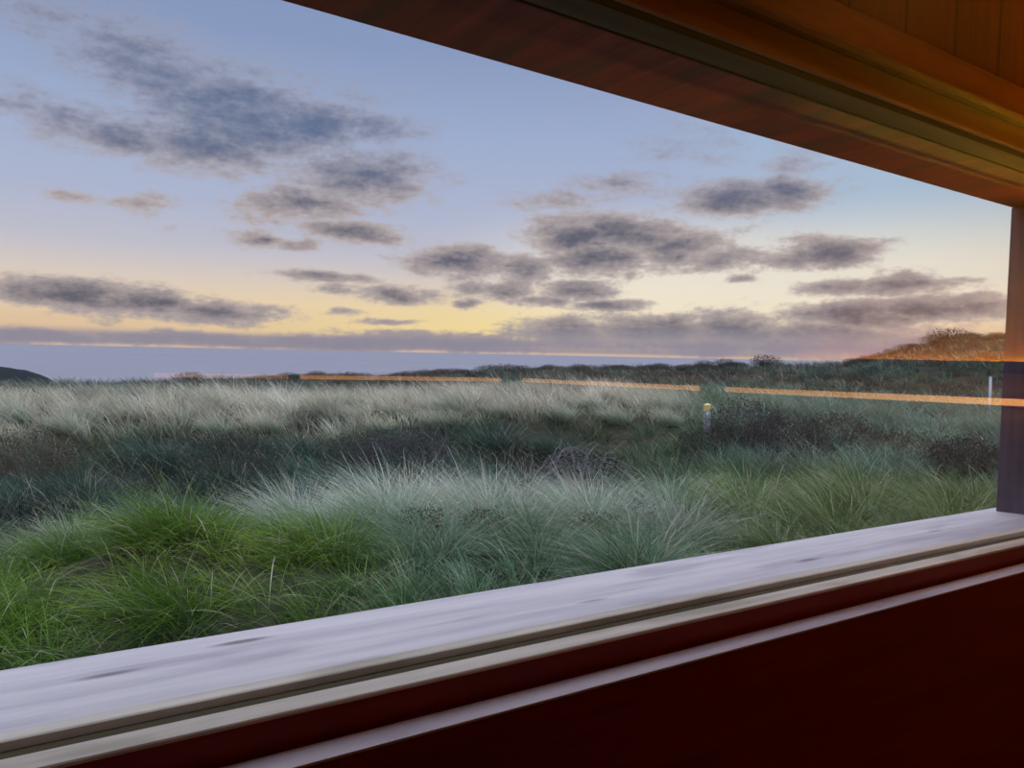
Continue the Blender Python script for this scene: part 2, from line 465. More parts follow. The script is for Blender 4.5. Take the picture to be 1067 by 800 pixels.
# narrow wall shelf on the right wall with a hidden lamp lighting the boards above it
sh = empty('lit_wall_shelf', at_hide(XR, .16, .0), (0, TILT, 0))
tag(sh, 'wall shelf with hidden orange lamp, its glow mirrored over the right-hand dune', 'lamp')
bm = bmesh.new(); add_box(bm, -.085, -.001, -.62, .55, .008, .022, .002); finish('shelf_board', bm, M_DARKRED, sh)
bm = bmesh.new(); add_box(bm, -.097, -.086, -.62, .55, .004, .0385, .002); finish('front_lip', bm, M_DARKRED, sh)
bm = bmesh.new(); add_tube(bm, [(-.022, -.34, .030), (-.022, .50, .030)], .0045, 8); finish('lamp_tube', bm, M_UPLIGHT, sh)
for y in (-.5, -.1, .3):
    bm = bmesh.new()
    vs = [bm.verts.new(c) for c in ((-.001, y, -.07), (-.001, y, .008), (-.07, y, .008), (-.001, y + .018, -.07), (-.001, y + .018, .008), (-.07, y + .018, .008))]
    for f in ((0, 1, 2), (5, 4, 3), (0, 3, 4, 1), (1, 4, 5, 2), (2, 5, 3, 0)): bm.faces.new([vs[i] for i in f])
    finish('bracket', bm, M_DARKRED, sh)

# unseen round lamp on the ceiling, added to warm the header boards
lp = empty('fill_lamp', at_hide(1.75, .22, ZC), (0, TILT, 0))
tag(lp, 'added unseen lamp on the hide ceiling, warming the header boards', 'lamp')
bm = bmesh.new(); bmesh.ops.create_cone(bm, cap_ends=True, segments=32, radius1=.10, radius2=.11, depth=.03, matrix=Matrix.Translation((0, 0, -.016))); finish('base', bm, M_TOPTRACK, lp)
bm = bmesh.new(); bmesh.ops.create_uvsphere(bm, u_segments=28, v_segments=14, radius=.085)
for v in bm.verts: v.co.z = v.co.z * .6 - .062
finish('globe', bm, emit('fill_lamp_globe', (1.0, .36, .07, 1), 5.0), lp, smooth=True)
# ------------------------------------------------------------------ terrain
def _hash(ix, iy):
    h = (ix * 374761393 + iy * 668265263) & 0xffffffff
    h = ((h ^ (h >> 13)) * 1274126177) & 0xffffffff
    return ((h ^ (h >> 16)) & 0xffff) / 65535.0


def vnoise(x, y):
    x = np.asarray(x, float); y = np.asarray(y, float)
    ix = np.floor(x).astype(np.int64); iy = np.floor(y).astype(np.int64)
    fx = x - ix; fy = y - iy
    fx = fx * fx * (3 - 2 * fx); fy = fy * fy * (3 - 2 * fy)
    a, b, c, d = _hash(ix, iy), _hash(ix + 1, iy), _hash(ix, iy + 1), _hash(ix + 1, iy + 1)
    return (a * (1 - fx) + b * fx) * (1 - fy) + (c * (1 - fx) + d * fx) * fy


def fbm(x, y, o=4):
    s = 0; a = .5
    for i in range(o):
        s = s + a * vnoise(x * 2 ** i + 17.3 * i, y * 2 ** i - 9.1 * i); a *= .5
    return s / (1 - .5 ** o)


def sstep(v, a, b):
    t = np.clip((v - a) / (b - a), 0, 1)
    return t * t * (3 - 2 * t)


RK = np.array([0, 4.5, 6.2, 8.5, 11.5, 14.5, 18, 30, 45, 60, 80, 130, 400], float)
AZK = np.array([-40, -2, 3, 12, 24, 36, 46, 52, 57, 60, 64, 68, 78, 100], float)
SKYL = np.array([-1.9, -2.5, -2.65, -1.9, -1.45, -.75, -.45, .0, .1, 1.1, 2.1, 1.8, 1.3, 1.0])   # skyline elevation by bearing


def _tab(az):
    sky = np.interp(az, AZK, SKYL)
    L = 1 - sstep(az, 18, 38)
    Rr = sstep(az, 42, 56)
    Mm = 1 - L - Rr
    k = lambda l, m_, r: L * l + Mm * m_ + Rr * r
    z60 = np.tan(np.radians(sky)) * 60 - .5
    return np.stack([k(-1.75, -1.75, -1.75), k(-1.78, -1.75, -1.72), k(-1.74, -1.76, -1.70), k(-1.95, -1.86, -1.74), k(-2.15, -2.05, -1.78),
                     k(-1.98, -1.86, -1.72), k(-1.50, -1.22, -1.45), k(-1.75, -1.35, -1.35) + .0 * sky, np.where(sky > 0, z60 * .45 - .55, k(-2.15, -1.3, -1.0)),
                     z60, np.full_like(sky, -7), np.full_like(sky, -13), np.full_like(sky, -16)], 0)


def ground(x, y):
    """Ground height (world z) of the dunes around the hide."""
    x = np.asarray(x, float); y = np.asarray(y, float)
    r = np.hypot(x, y); az = np.degrees(np.arctan2(x, y))
    az = np.where(az < -120, az + 360, az)
    T = _tab(np.clip(az, -40, 100))
    i = np.clip(np.searchsorted(RK, r) - 1, 0, len(RK) - 2)
    t = np.clip((r - RK[i]) / (RK[i + 1] - RK[i]), 0, 1); t = t * t * (3 - 2 * t) * .6 + t * .4
    T0 = np.take_along_axis(T, i[None], 0)[0]; T1 = np.take_along_axis(T, (i + 1)[None], 0)[0]
    z = T0 * (1 - t) + T1 * t
    amp = np.interp(r, [3, 7, 15, 40, 100], [.10, .22, .26, .35, .8])
    z = z + (fbm(x * .45, y * .45, 4) - .5) * amp * 1.5
    hx, hy = x - 1.05, y - 6.2
    z = z + .30 * np.exp(-(hx ** 2 + hy ** 2) / 1.1)
    return z + EYE


def polar_sheet(name, r0, r1, nr, a0, a1, na, fz, mat):
    rr = r0 * (r1 / r0) ** np.linspace(0, 1, nr)
    aa = np.radians(np.linspace(a0, a1, na))
    A, Rr = np.meshgrid(aa, rr)
    X, Y = Rr * np.sin(A), Rr * np.cos(A)
    Z = fz(X.ravel(), Y.ravel())
    co = np.stack([X.ravel(), Y.ravel(), Z], 1)
    idx = np.arange(nr * na).reshape(nr, na)
    q = np.stack([idx[:-1, :-1], idx[1:, :-1], idx[1:, 1:], idx[:-1, 1:]], -1).reshape(-1, 4)[:, ::-1]
    return mesh_np(name, co, q, mat)


def mesh_np(name, co, quads, mat, hue=None, smooth=True):
    me = bpy.data.meshes.new(name)
    me.vertices.add(len(co)); me.vertices.foreach_set('co', co.astype(np.float32).ravel())
    n = len(quads)
    me.loops.add(n * 4); me.loops.foreach_set('vertex_index', quads.astype(np.int32).ravel())
    me.polygons.add(n); me.polygons.foreach_set('loop_start', np.arange(0, n * 4, 4, dtype=np.int32))
    me.polygons.foreach_set('use_smooth', np.full(n, smooth))
    if hue is not None:
        at = me.attributes.new('hue', 'FLOAT_COLOR', 'POINT')
        at.data.foreach_set('color', np.concatenate([hue, np.ones((len(hue), 1))], 1).astype(np.float32).ravel())
    me.update(calc_edges=True)
    me.materials.append(mat)
    return me


# ground: dark litter and moss, bare soil patches
m, nt = new_mat('dune_ground')
tc = nt.n('ShaderNodeTexCoord').outputs['Object']
n1 = nt.n('ShaderNodeTexNoise', {'Vector': tc, 'Scale': .6, 'Detail': 6.0}).outputs['Fac']
n2 = nt.n('ShaderNodeTexNoise', {'Vector': tc, 'Scale': 7.0, 'Detail': 6.0}).outputs['Fac']
c = nt.mix(nt.smooth(n1, .4, .6), (.030, .026, .021, 1), (.030, .045, .020, 1))
c = nt.mix(nt.smooth(n2, .45, .7), c, (.06, .055, .038, 1))
b = nt.n('ShaderNodeBump', {'Strength': .8, 'Distance': .08, 'Height': n2})
p = nt.n('ShaderNodeBsdfPrincipled', {'Base Color': c, 'Roughness': .95, 'Specular IOR Level': .1, 'Normal': b.outputs[0]})
out(nt, p.outputs[0])
M_GROUND = m
o = link_mesh('ground', polar_sheet('ground', .6, 400, 230, -75, 125, 420, ground, M_GROUND))
tag(o, 'rolling dune ground running from below the hide to the sea', 'ground', kind='structure')

# sea
m, nt = new_mat('sea_water')
tc = nt.n('ShaderNodeTexCoord').outputs['Object']
wv = nt.n('ShaderNodeTexNoise', {'Vector': nt.vmath('MULTIPLY', tc, (.02, .06, 1)).outputs[0], 'Scale': 1.0, 'Detail': 6.0}).outputs['Fac']
c = nt.mix(wv, lin(116, 116, 128), lin(132, 131, 142))
p = nt.n('ShaderNodeBsdfPrincipled', {'Base Color': c, 'Roughness': .6, 'Specular IOR Level': .15})
out(nt, p.outputs[0])
me = polar_sheet('sea', 60, 40000, 50, -80, 130, 120, lambda x, y: np.full(len(x), EYE - 12.0), m)
tag(link_mesh('sea', me), 'calm lavender-grey sea under the sunset horizon', 'sea', kind='structure')

# dark headland far off to the left
def headland():
    n = 60
    aa = np.linspace(-22, 3.1, n)
    top = np.interp(aa, [-22, -8, -3, -.35, .9, 1.9, 2.5, 3.1], [-.5, -.75, -1.0, -1.40, -1.62, -1.95, -2.35, -2.95])
    co = []; q = []
    for j, (rf, hf) in enumerate(((232, 0), (242, .6), (252, .95), (262, 1), (275, .8), (300, 0))):
        for a, t in zip(aa, top):
            zt = max(math.tan(math.radians(t)) * 262, -13.5)
            z = -13.5 + (zt + 13.5) * hf + (.35 * (vnoise(a * 3.0, j * 2.7) - .5) if hf > 0 else 0)
            co.append((rf * math.sin(math.radians(a)), rf * math.cos(math.radians(a)), z + EYE))
    for j in range(5):
        for i in range(n - 1):
            q.append((j * n + i, j * n + i + 1, (j + 1) * n + i + 1, (j + 1) * n + i))
    return mesh_np('hill', np.array(co), np.array(q), plain('headland_turf', lin(40, 46, 50), .95, .05, scale=.3))
tag(link_mesh('hill', headland()), 'dark distant headland sloping into the sea at far left', 'hill', kind='structure')

# ------------------------------------------------------------------ grass
M_BLADE = blade_mat('grass_blade', .38)
M_TWIG = blade_mat('twig', .05, .15)
WIND = np.array([-.80, .35])


def blades(base, L, dirx, lean, bend, width, cb, ct, segs=3):
    """Curved ribbons: base (N,3), length, horizontal unit direction, initial lean, extra bend; colours at foot and tip."""
    N = len(base)
    t = np.linspace(0, 1, segs + 1)
    hx = lean[:, None] * t + bend[:, None] * t ** 2
    nz = t[None] * np.sqrt(np.clip(1 - lean ** 2, .05, 1))[:, None] - .55 * bend[:, None] ** 1.0 * t[None] ** 2.2
    P = np.zeros((N, segs + 1, 3))
    P[:, :, 0] = base[:, 0:1] + dirx[:, 0:1] * hx * L[:, None]
    P[:, :, 1] = base[:, 1:2] + dirx[:, 1:2] * hx * L[:, None]
    P[:, :, 2] = base[:, 2:3] + nz * L[:, None]
    ang = rng.uniform(0, math.pi, N)
    W = np.stack([np.cos(ang), np.sin(ang), np.zeros(N)], 1)
    w = width[:, None] * np.array([1.0] + [1 - .85 * (k / segs) ** 1.5 for k in range(1, segs + 1)])[None]
    A = P - W[:, None] * w[:, :, None] * .5
    B = P + W[:, None] * w[:, :, None] * .5
    co = np.stack([A, B], 2).reshape(-1, 3)
    tt = (t ** 1.05)[None, :, None]
    C = cb[:, None] * (1 - tt) + ct[:, None] * tt
    hue = np.repeat(C[:, :, None], 2, 2).reshape(-1, 3)
    bidx = (np.arange(N) * (segs + 1) * 2)[:, None, None]
    k = np.arange(segs)[None, :, None] * 2
    q = (bidx + k + np.array([0, 1, 3, 2])[None, None]).reshape(-1, 4)
    return co, q, hue


def join(parts):
    co = []; q = []; h = []; off = 0
    for a, b, c in parts:
        co.append(a); q.append(b + off); h.append(c); off += len(a)
    return np.concatenate(co), np.concatenate(q), np.concatenate(h)


GREEN = np.array((.085, .235, .018)); LIME = np.array((.32, .43, .04)); TEAL = np.array((.10, .19, .15)); DKTEAL = np.array((.030, .065, .052))
GREYG = np.array((.30, .44, .34)); STRAW = np.array((.82, .72, .57)); SILVER = np.array((.74, .83, .74)); OLIVE = np.array((.17, .22, .085))
BROWN = np.array((.13, .095, .07)); PURPLE = np.array((.095, .085, .10)); HEATH = np.array((.105, .112, .098))


def palette(x, y):
    """Blade colours (foot, tip), blade length and density factor for a spot of the dunes."""
    r = np.hypot(x, y); az = np.degrees(np.arctan2(x, y))
    n = fbm(x * .55 + 40, y * .55, 3); n2 = fbm(x * .23 - 11, y * .23 + 5, 3)
    foot = np.tile(GREEN * .35 + DKTEAL * .4, (len(x), 1)); tip = np.tile(GREYG * .55 + GREEN * .15, (len(x), 1))
    def lay(w, f, t):
        nonlocal foot, tip
        foot = foot * (1 - w[:, None]) + f * w[:, None]; tip = tip * (1 - w[:, None]) + t * w[:, None]
    L = np.full(len(x), .30)
    # bright green hummock close to the hide on the left
    wg = (1 - sstep(az, 17, 29)) * (1 - sstep(r + (n - .5) * 1.5, 6.4, 7.4))
    # teal hollow in front of the bank: dark plants, plus shade put into their colour
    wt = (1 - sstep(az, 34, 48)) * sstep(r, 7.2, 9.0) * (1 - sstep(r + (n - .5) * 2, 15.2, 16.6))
    # pale bank top
    wp = (1 - sstep(az, 40, 52)) * sstep(r + (n - .5) * 2, 15.4, 16.8) * (1 - sstep(r, 25, 36))
    # right-hand greens
    wr = sstep(az, 42, 52) * (1 - sstep(r, 10.5, 13))
    # heath farther away
    wh = sstep(r + (n2 - .5) * 10, 26, 38)
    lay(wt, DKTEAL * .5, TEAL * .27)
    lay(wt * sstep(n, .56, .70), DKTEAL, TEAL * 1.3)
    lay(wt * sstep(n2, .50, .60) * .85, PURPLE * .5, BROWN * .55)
    lay(wp, STRAW * .35 + GREYG * .2, STRAW * .86)
    lay(wp * sstep(n, .52, .68) * .6, DKTEAL, GREYG * .8)
    lay(wr, GREEN * .35 + OLIVE * .15, OLIVE * .75 + GREYG * .2)
    lay(wr * sstep(n, .5, .65) * .7, DKTEAL, SILVER * .7)
    lay(sstep(az, 44, 52) * sstep(r, 11.5, 13.5) * (1 - wh), DKTEAL, GREYG * .8)
    lay(wh, HEATH * .5, HEATH)
    lay(wh * sstep(n2, .48, .6), DKTEAL, TEAL * .8 + .02)
    lay(wg, GREEN * .4, GREEN * .6 + LIME * .22)
    lay(wg * sstep(n, .52, .64) * .75, GREEN * .3, LIME * .8 + GREEN * .2)
    lay(wg * sstep(n, .46, .36) * .8, DKTEAL * .5, GREEN * .28)
    L = L + .16 * sstep(az, 42, 50) * sstep(r, 9.5, 12)
    L = L * (1 - wg) + .30 * wg
    L = L * (1 - wp) + .52 * wp
    L = L * (1 - wt) + .46 * wt
    L = L * (1 - wh) + .42 * wh
    dens = np.ones(len(x))
    return foot, tip, L, dens, wg, wp


def scatter(r0, r1, a0, a1, per_m2, clump, spread):
    area = math.radians(a1 - a0) * (r1 ** 2 - r0 ** 2) / 2
    nc = int(area * per_m2 / clump)
    r = np.sqrt(rng.uniform(r0 ** 2, r1 ** 2, nc)); a = np.radians(rng.uniform(a0, a1, nc))
    cx, cy = r * np.sin(a), r * np.cos(a)
    cs = rng.normal(1, .22, nc)
    ph = rng.uniform(0, 2 * math.pi, nc * clump); rd = np.abs(rng.normal(0, spread, nc * clump))
    x = np.repeat(cx, clump) + np.cos(ph) * rd; y = np.repeat(cy, clump) + np.sin(ph) * rd
    return x, y, np.cos(ph), np.sin(ph), rd / spread, np.repeat(cs, clump), np.repeat(np.exp(rng.normal(-.05, .38, nc)), clump)


def grass_zone(name, label, r0, r1, a0, a1, per_m2, clump, spread, w, segs=3, scale=1.0):
    x, y, ox, oy, rn, cs, cb_ = scatter(r0, r1, a0, a1, per_m2, clump, spread)
    keep = y > 1.35
    foot, tip, L, dens, wg, wp = palette(x, y)
    keep &= rng.uniform(0, 1, len(x)) < dens
    x, y, ox, oy, rn, cs, cb_, foot, tip, L, wg, wp = [v[keep] for v in (x, y, ox, oy, rn, cs, cb_, foot, tip, L, wg, wp)]
    N = len(x)
    z = ground(x, y) - .02
    wd = WIND[None] * rng.normal(.75, .3, (N, 1)) * (1 + .5 * wp[:, None])
    d = np.stack([ox, oy], 1) * (.25 + .55 * rn[:, None]) + wd * .62 + rng.normal(0, .22, (N, 2))
    nm = np.linalg.norm(d, axis=1, keepdims=True) + 1e-6
    lean = np.clip(.12 + .22 * rn * rng.uniform(.4, 1.4, N) + .12 * wg, .02, .75)
    bend = np.clip(.22 + .25 * rng.normal(.8, .5, N) + .28 * wg, .05, .95)
    L = L * np.clip(rng.normal(1, .22, N), .4, 1.7) * np.clip(cs, .55, 1.5) * scale
    br = np.clip(cb_ * rng.normal(1, .16, N), .3, 1.9)[:, None]
    dry = (rng.uniform(0, 1, N) < .10 + .1 * wp)[:, None]
    tip = np.where(dry, STRAW * .8, tip) * br
    foot = foot * br
    width = w * rng.uniform(.7, 1.4, N)
    co, q, hue = blades(np.stack([x, y, z], 1), L, d / nm, lean, bend, width, foot, tip, segs)
    o = link_mesh(name, mesh_np(name, co, q, M_BLADE, np.clip(hue, .01, .9)))
    tag(o, label, 'grass', kind='stuff')
    return o


A0, A1 = -24, 84
grass_zone('near_grass', 'rough green grass growing close below the window', 3.2, 8.6, A0, A1, 620, 40, .13, .0060, 4)
grass_zone('hollow_grass', 'teal-green dune grass in the hollow behind the near tussocks', 8.6, 14.5, A0, A1, 300, 44, .18, .0085, 3)
grass_zone('bank_grass', 'pale feathery grass along the top of the bank', 14.5, 27, A0, A1, 150, 34, .24, .013, 3)
grass_zone('heath_grass', 'grey-green heath grass between the bank and the skyline', 27, 64, A0, A1, 34, 26, .34, .026, 2)


# ------------------------------------------------------------------ marram tussocks: single clumps
def tussock_mesh(name, n, rad, Lm, foot, tip, w, out_lean=.5, wind=.6, droop=.35, stray=.12, lum=1.0):
    ph = rng.uniform(0, 2 * math.pi, n); rd = rad * np.sqrt(rng.uniform(0, 1, n))
    x, y = np.cos(ph) * rd, np.sin(ph) * rd
    f = rd / rad
    d = np.stack([np.cos(ph), np.sin(ph)], 1) * (.15 + .8 * f[:, None]) + WIND[None] * wind * rng.uniform(.4, 1.2, (n, 1)) + rng.normal(0, .38, (n, 2))
    d /= np.linalg.norm(d, axis=1, keepdims=True) + 1e-6
    lean = np.clip(out_lean * f * rng.uniform(.5, 1.3, n) + .08, .02, .85)
    bend = np.clip(droop * rng.uniform(.3, 1.8, n), .04, .95)
    L = Lm * np.clip(rng.normal(1, .2, n), .45, 1.5) * (1 - .15 * f)
    br = np.clip(rng.normal(1, .18, n), .6, 1.5)[:, None]
    u = rng.uniform(0, 1, (n, 1))
    tip = np.where(u < .44, tip[None], np.where(u < .78, tip[None] * .55 + foot[None] * .6, tip[None] * .22 + GREEN * .25 + foot[None] * .6))
    tipc = np.where((rng.uniform(0, 1, n) < stray)[:, None], STRAW * .9, tip) * br
    co, q, hue = blades(np.stack([x, y, np.full(n, -.03)], 1), L, d, lean, bend, w * rng.uniform(.7, 1.4, n), foot[None] * br * lum, tipc * lum, 5)
    return mesh_np(name, co, q, M_BLADE, np.clip(hue, .01, .9))


def place(o, az, r, s=1.0, rz=0.0, dz=0.0):
    x, y = r * math.sin(math.radians(az)), r * math.cos(math.radians(az))
    o.location = (x, y, float(ground([x], [y])[0]) + dz)
    o.rotation_euler = (0, 0, rz)
    o.scale = (s, s, s * random.uniform(.92, 1.08))
    return o


TM = {
    'silver': [tussock_mesh('silver_tussock', 950, .27, .72, DKTEAL * .6 + GREEN * .22, SILVER * 1.18, .0056, .85, .35, .42, .32, lu) for lu in (1.1, 1.0, .8, .6)],
    'grey': [tussock_mesh('grey_tussock', 900, .28, .62, DKTEAL * .6 + GREEN * .25, gc, .0060, .9, .35, .48, .18) for gc in (GREYG * 1.25, GREYG * .75 + BROWN * .3, GREYG * .45 + GREEN * .3)],
    'green': [tussock_mesh('green_tussock', 1000, .34, .52, GREEN * .35, GREEN * .55 + LIME * .32, .0064, .65, .7, .6, .06) for _ in range(3)],
    'olive': [tussock_mesh('olive_tussock', 1000, .34, .62, GREEN * .3, OLIVE * .9 + LIME * .15 + GREYG * .12, .0060, .85, .6, .45, .15) for _ in range(3)],
    'teal': [tussock_mesh('teal_tussock', 900, .32, .68, DKTEAL * .6, TEAL * .85, .0075, .6, .5, .4, .03) for _ in range(3)],  # darker kind, carrying the shade of the hollow in its blade colours
    'straw': [tussock_mesh('straw_tussock', 500, .30, .70, GREYG * .7, STRAW * .9, .010, .5, 1.0, .4, .3) for _ in range(3)],
}


TAKEN = []


def free_spot(a, b, c, d, gap):
    for k in range(60):
        az, r = random.uniform(a, b), math.sqrt(random.uniform(c * c, d * d))
        x, y = r * math.sin(math.radians(az)), r * math.cos(math.radians(az))
        if all((x - p) ** 2 + (y - q) ** 2 > gap * gap for p, q in TAKEN): break
    return az, r


def tussock(kind, az, r, s, label, group=None):
    me = TM[kind][0] if (kind == 'silver' and group is None) else random.choice(TM[kind])
    o = link_mesh('grass_tussock', me)
    place(o, az, r, s, random.uniform(-.35, .35))
    TAKEN.append((o.location.x, o.location.y))
    return tag(o, label, 'grass tussock', group)


# the ones that stand out
tussock('green', 9.6, 6.3, .95, 'bright green tussock with drooping seed stalks crowning the left mound')
tussock('silver', 25.6, 8.2, 1.15, 'tall silvery tussock swept by wind in the middle of the view')
tussock('silver', 31.8, 7.7, 1.15, 'broad silver-green tussock standing before the dead brambles')
tussock('silver', 18.2, 8.2, 1.05, 'pale silver tussock just behind the right end of the green mound')
tussock('silver', 39.5, 7.8, 1.05, 'round pale tussock right of the dead brambles')
tussock('grey', 28.2, 6.5, 1.0, 'grey-green tussock with dark heart close above the sill, mid-window')
tussock('grey', 35.5, 6.5, 1.0, 'rounded grey-green tussock resting over the middle of the sill edge')
tussock('olive', 50.5, 8.6, 1.05, 'olive tussock directly below the marker post')
tussock('olive', 58.0, 9.2, 1.05, 'olive tussock below the dark bushes at right')
tussock('grey', 45.0, 9.6, 1.25, 'pale grey-green tussock on the slope left of the marker post')
tussock('silver', 3.6, 8.3, .62, 'small teal-silver tussock at left behind the green mound')
tussock('green', 19.5, 6.2, .9, 'deep green low tussock on the right shoulder of the left mound')
GR = [('green', (-6, 14), (5.0, 6.9), 8, 'low green tussock among others on the left mound', 'green tussocks on the left mound'),
      ('grey', (20, 44), (5.9, 7.6), 12, 'grey-green tussock in the belt just beyond the sill', 'grey-green tussocks beyond the sill'),
      ('silver', (16, 46), (7.2, 9.2), 11, 'silvery wind-combed tussock in the belt before the dark hollow', 'silvery tussocks before the hollow'),
      ('olive', (45, 70), (7.2, 11.0), 14, 'olive-green tussock on the right-hand slope below the bushes', 'olive tussocks on the right slope'),
      ('straw', (-4, 46), (16.3, 20.5), 50, 'straw-pale tussock along the top of the bank', 'straw tussocks along the bank top'),
      ('teal', (-4, 40), (9.6, 14.8), 20, 'teal-grey tussock in the shady hollow under the bank', 'tussocks in the hollow'),
      ('grey', (46, 72), (14.0, 24.0), 26, 'grey-green tussock behind the marker post on the right rise', 'tussocks on the right rise')]
for kind, (a, b), (c, d), n, lb, gp in GR:
    for i in range(n):
        az, r = free_spot(a, b, c, d, .80)
        tussock(kind, az, r, random.uniform(.6, 1.1) * (.8 if kind == 'straw' else 1), lb, gp)


# ------------------------------------------------------------------ bushes
def twig_mesh(name, n, rad, h, col, w, arch=.2, nseg=4):
    ph = rng.uniform(0, 2 * math.pi, n); rd = rad * .35 * np.sqrt(rng.uniform(0, 1, n))
    d = np.stack([np.cos(ph), np.sin(ph)], 1) + rng.normal(0, .35, (n, 2))
    d /= np.linalg.norm(d, axis=1, keepdims=True)
    L = h * rng.uniform(.55, 1.15, n)
    lean = np.clip(rng.uniform(0, .75, n), .02, .8)
    br = rng.uniform(.6, 1.3, (n, 1))
    co, q, hue = blades(np.stack([np.cos(ph) * rd, np.sin(ph) * rd, np.full(n, -.04)], 1), L, d, lean, np.clip(rng.normal(arch, arch * .5, n), .02, .9), w * rng.uniform(.6, 1.3, n), col[None] * br * .8, col[None] * br, nseg)
    return mesh_np(name, co, q, M_TWIG, np.clip(hue, .008, .9))


def leaf_mesh(name, n, rad, h, col, size):
    u = rng.normal(0, 1, (n, 3)); u /= np.linalg.norm(u, axis=1, keepdims=True)
    k = rng.uniform(.35, 1, (n, 1)) ** .5
    lump = 1 + .35 * (fbm(u[:, 0] * 2.3 + 5, u[:, 1] * 2.3 + u[:, 2] * 1.7, 2) - .5)[:, None] * 2
    p = u * k * lump * np.array([rad, rad, h * .62]) + np.array([0, 0, h * .46])
    p[:, 2] = np.maximum(p[:, 2], .01)
    a = rng.normal(0, 1, (n, 3)); a /= np.linalg.norm(a, axis=1, keepdims=True)
    b = np.cross(a, rng.normal(0, 1, (n, 3))); b /= np.linalg.norm(b, axis=1, keepdims=True)
    s = size * rng.uniform(.6, 1.4, (n, 1))
    co = np.stack([p - a * s, p + b * s * .45, p + a * s, p - b * s * .45], 1).reshape(-1, 3)
    q = np.arange(n * 4).reshape(-1, 4)
    hue = np.repeat(col[None] * rng.uniform(.55, 1.4, (n, 1)), 4, 0)
    return mesh_np(name, co, q, M_BLADE, np.clip(hue, .008, .9), smooth=False)


def bush(az, r, rad, h, label, col=PURPLE, leaf=BROWN, nt_=260, nl=1500, size=.02, group=None, tw=.007):
    e = empty('bush', (0, 0, 0))
    tag(e, label, 'bush', group)
    place(e, az, r)
    e.scale = (1, 1, 1)
    link_mesh('stems', twig_mesh('stems', nt_, rad, h * 1.05, col, tw), e)
    link_mesh('foliage', leaf_mesh('foliage', nl * 3, rad, h, leaf, size * .62), e)
    return e


DARKL = np.array((.040, .050, .042))
bush(25.4, 12.0, .95, .85, 'dark purple-brown bush in the hollow behind the tall silvery tussock', PURPLE, PURPLE * .8, 420, 2600, .026)
bush(22.6, 12.4, .80, .75, 'dark teal bush at the left of the purple-brown bush', DARKL, DARKL * 1.4, 300, 2000, .026)
bush(1.0, 12.6, .80, .80, 'low reddish-brown bush at the far left edge of the hollow', BROWN, BROWN * .8, 300, 1800, .024)
bush(13.4, 12.2, .80, .85, 'dark brown bush in the hollow above the left mound', BROWN * .7, DARKL, 300, 1800, .024)
bush(50.6, 14.6, .85, .95, 'tallest dark brown bush below and right of the marker post', PURPLE * .7, PURPLE * .5, 360, 2600, .026)
bush(53.0, 14.2, .80, .75, 'dark bush in the middle of the row right of the marker post', PURPLE * .7, PURPLE * .5, 300, 2200, .026)
bush(47.9, 14.3, .65, .50, 'low dark bush just under the foot of the marker post', DARKL, DARKL, 240, 1600, .024)
bush(56.4, 15.2, .85, .70, 'dark bush on the right rise, third from the marker post', PURPLE * .8, BROWN * .5, 300, 2200, .026)
bush(60.6, 14.4, .75, .55, 'brownish low bush between the dark row and the black bush', BROWN, BROWN * .6, 260, 1600, .024)
bush(64.2, 13.6, .62, .62, 'near-black bush beside the window post', PURPLE * .5, PURPLE * .4, 320, 2200, .024)

for az, r in ((26.6, 6.75), (31.4, 6.9), (43.2, 7.9), (39.9, 7.0), (34.0, 8.9)):  # dark clumps added to make dark pockets between the tussocks
    bush(az, r, .30, .36, 'small dark brown clump added to darken a gap between silvery tussocks', BROWN * .7, BROWN * .4, 160, 700, .018, 'dark clumps added between the tussocks', .005)

# dead brambles: arching bare canes over a dark heap
br = empty('bramble', (0, 0, 0))
tag(br, 'heap of dead brambles with pale arching canes in mid-view', 'bramble')
place(br, 38.4, 10.9)
br.scale = (1, 1, 1)
bm = bmesh.new()
for i in range(46):
    a = random.uniform(0, 2 * math.pi); rr = random.uniform(.1, .75)
    b = a + random.uniform(1.8, 4.2); r2 = random.uniform(.5, 1.25); hh = random.uniform(.45, .95)
    p0 = Vector((math.cos(a) * rr, math.sin(a) * rr, -.05)); p1 = Vector((math.cos(b) * r2, math.sin(b) * r2, .05))
    pts = []
    for k in range(9):
        t = k / 8
        p = p0.lerp(p1, t); p.z += hh * 4 * t * (1 - t) * (1 - .25 * t)
        pts.append(p + Vector((random.gauss(0, .012), random.gauss(0, .012), random.gauss(0, .01))))
    add_tube(bm, pts, [.0050 * (1 - .5 * k / 8) for k in range(9)], 5)
finish('canes', bm, plain('dead_cane', lin(118, 110, 118), .7), br, smooth=True)
link_mesh('stems', twig_mesh('stems', 420, 1.0, .66, PURPLE * .5, .006, .3), br)
link_mesh('foliage', leaf_mesh('foliage', 8000, .98, .66, DARKL * .55, .015), br)

# scrub along the skyline: small far bushes, one mesh each
SC = []
for i in range(5):
    t = twig_mesh('scrub_bush', 240, 1.3, .70, HEATH * .55, .022, .12, 2)
    SC.append(t)
    lm = leaf_mesh('scrub_leaf', 1500, 1.15, .66, HEATH * .5, .034)
    SC[-1] = (t, lm)


def scrub(az, r, s, label, group=None):
    t, lm = random.choice(SC)
    e = empty('scrub_bush', (0, 0, 0)); tag(e, label, 'bush', group)
    place(e, az, r, s, random.uniform(0, 6.28))
    link_mesh('stems', t, e); link_mesh('foliage', lm, e)
    return e


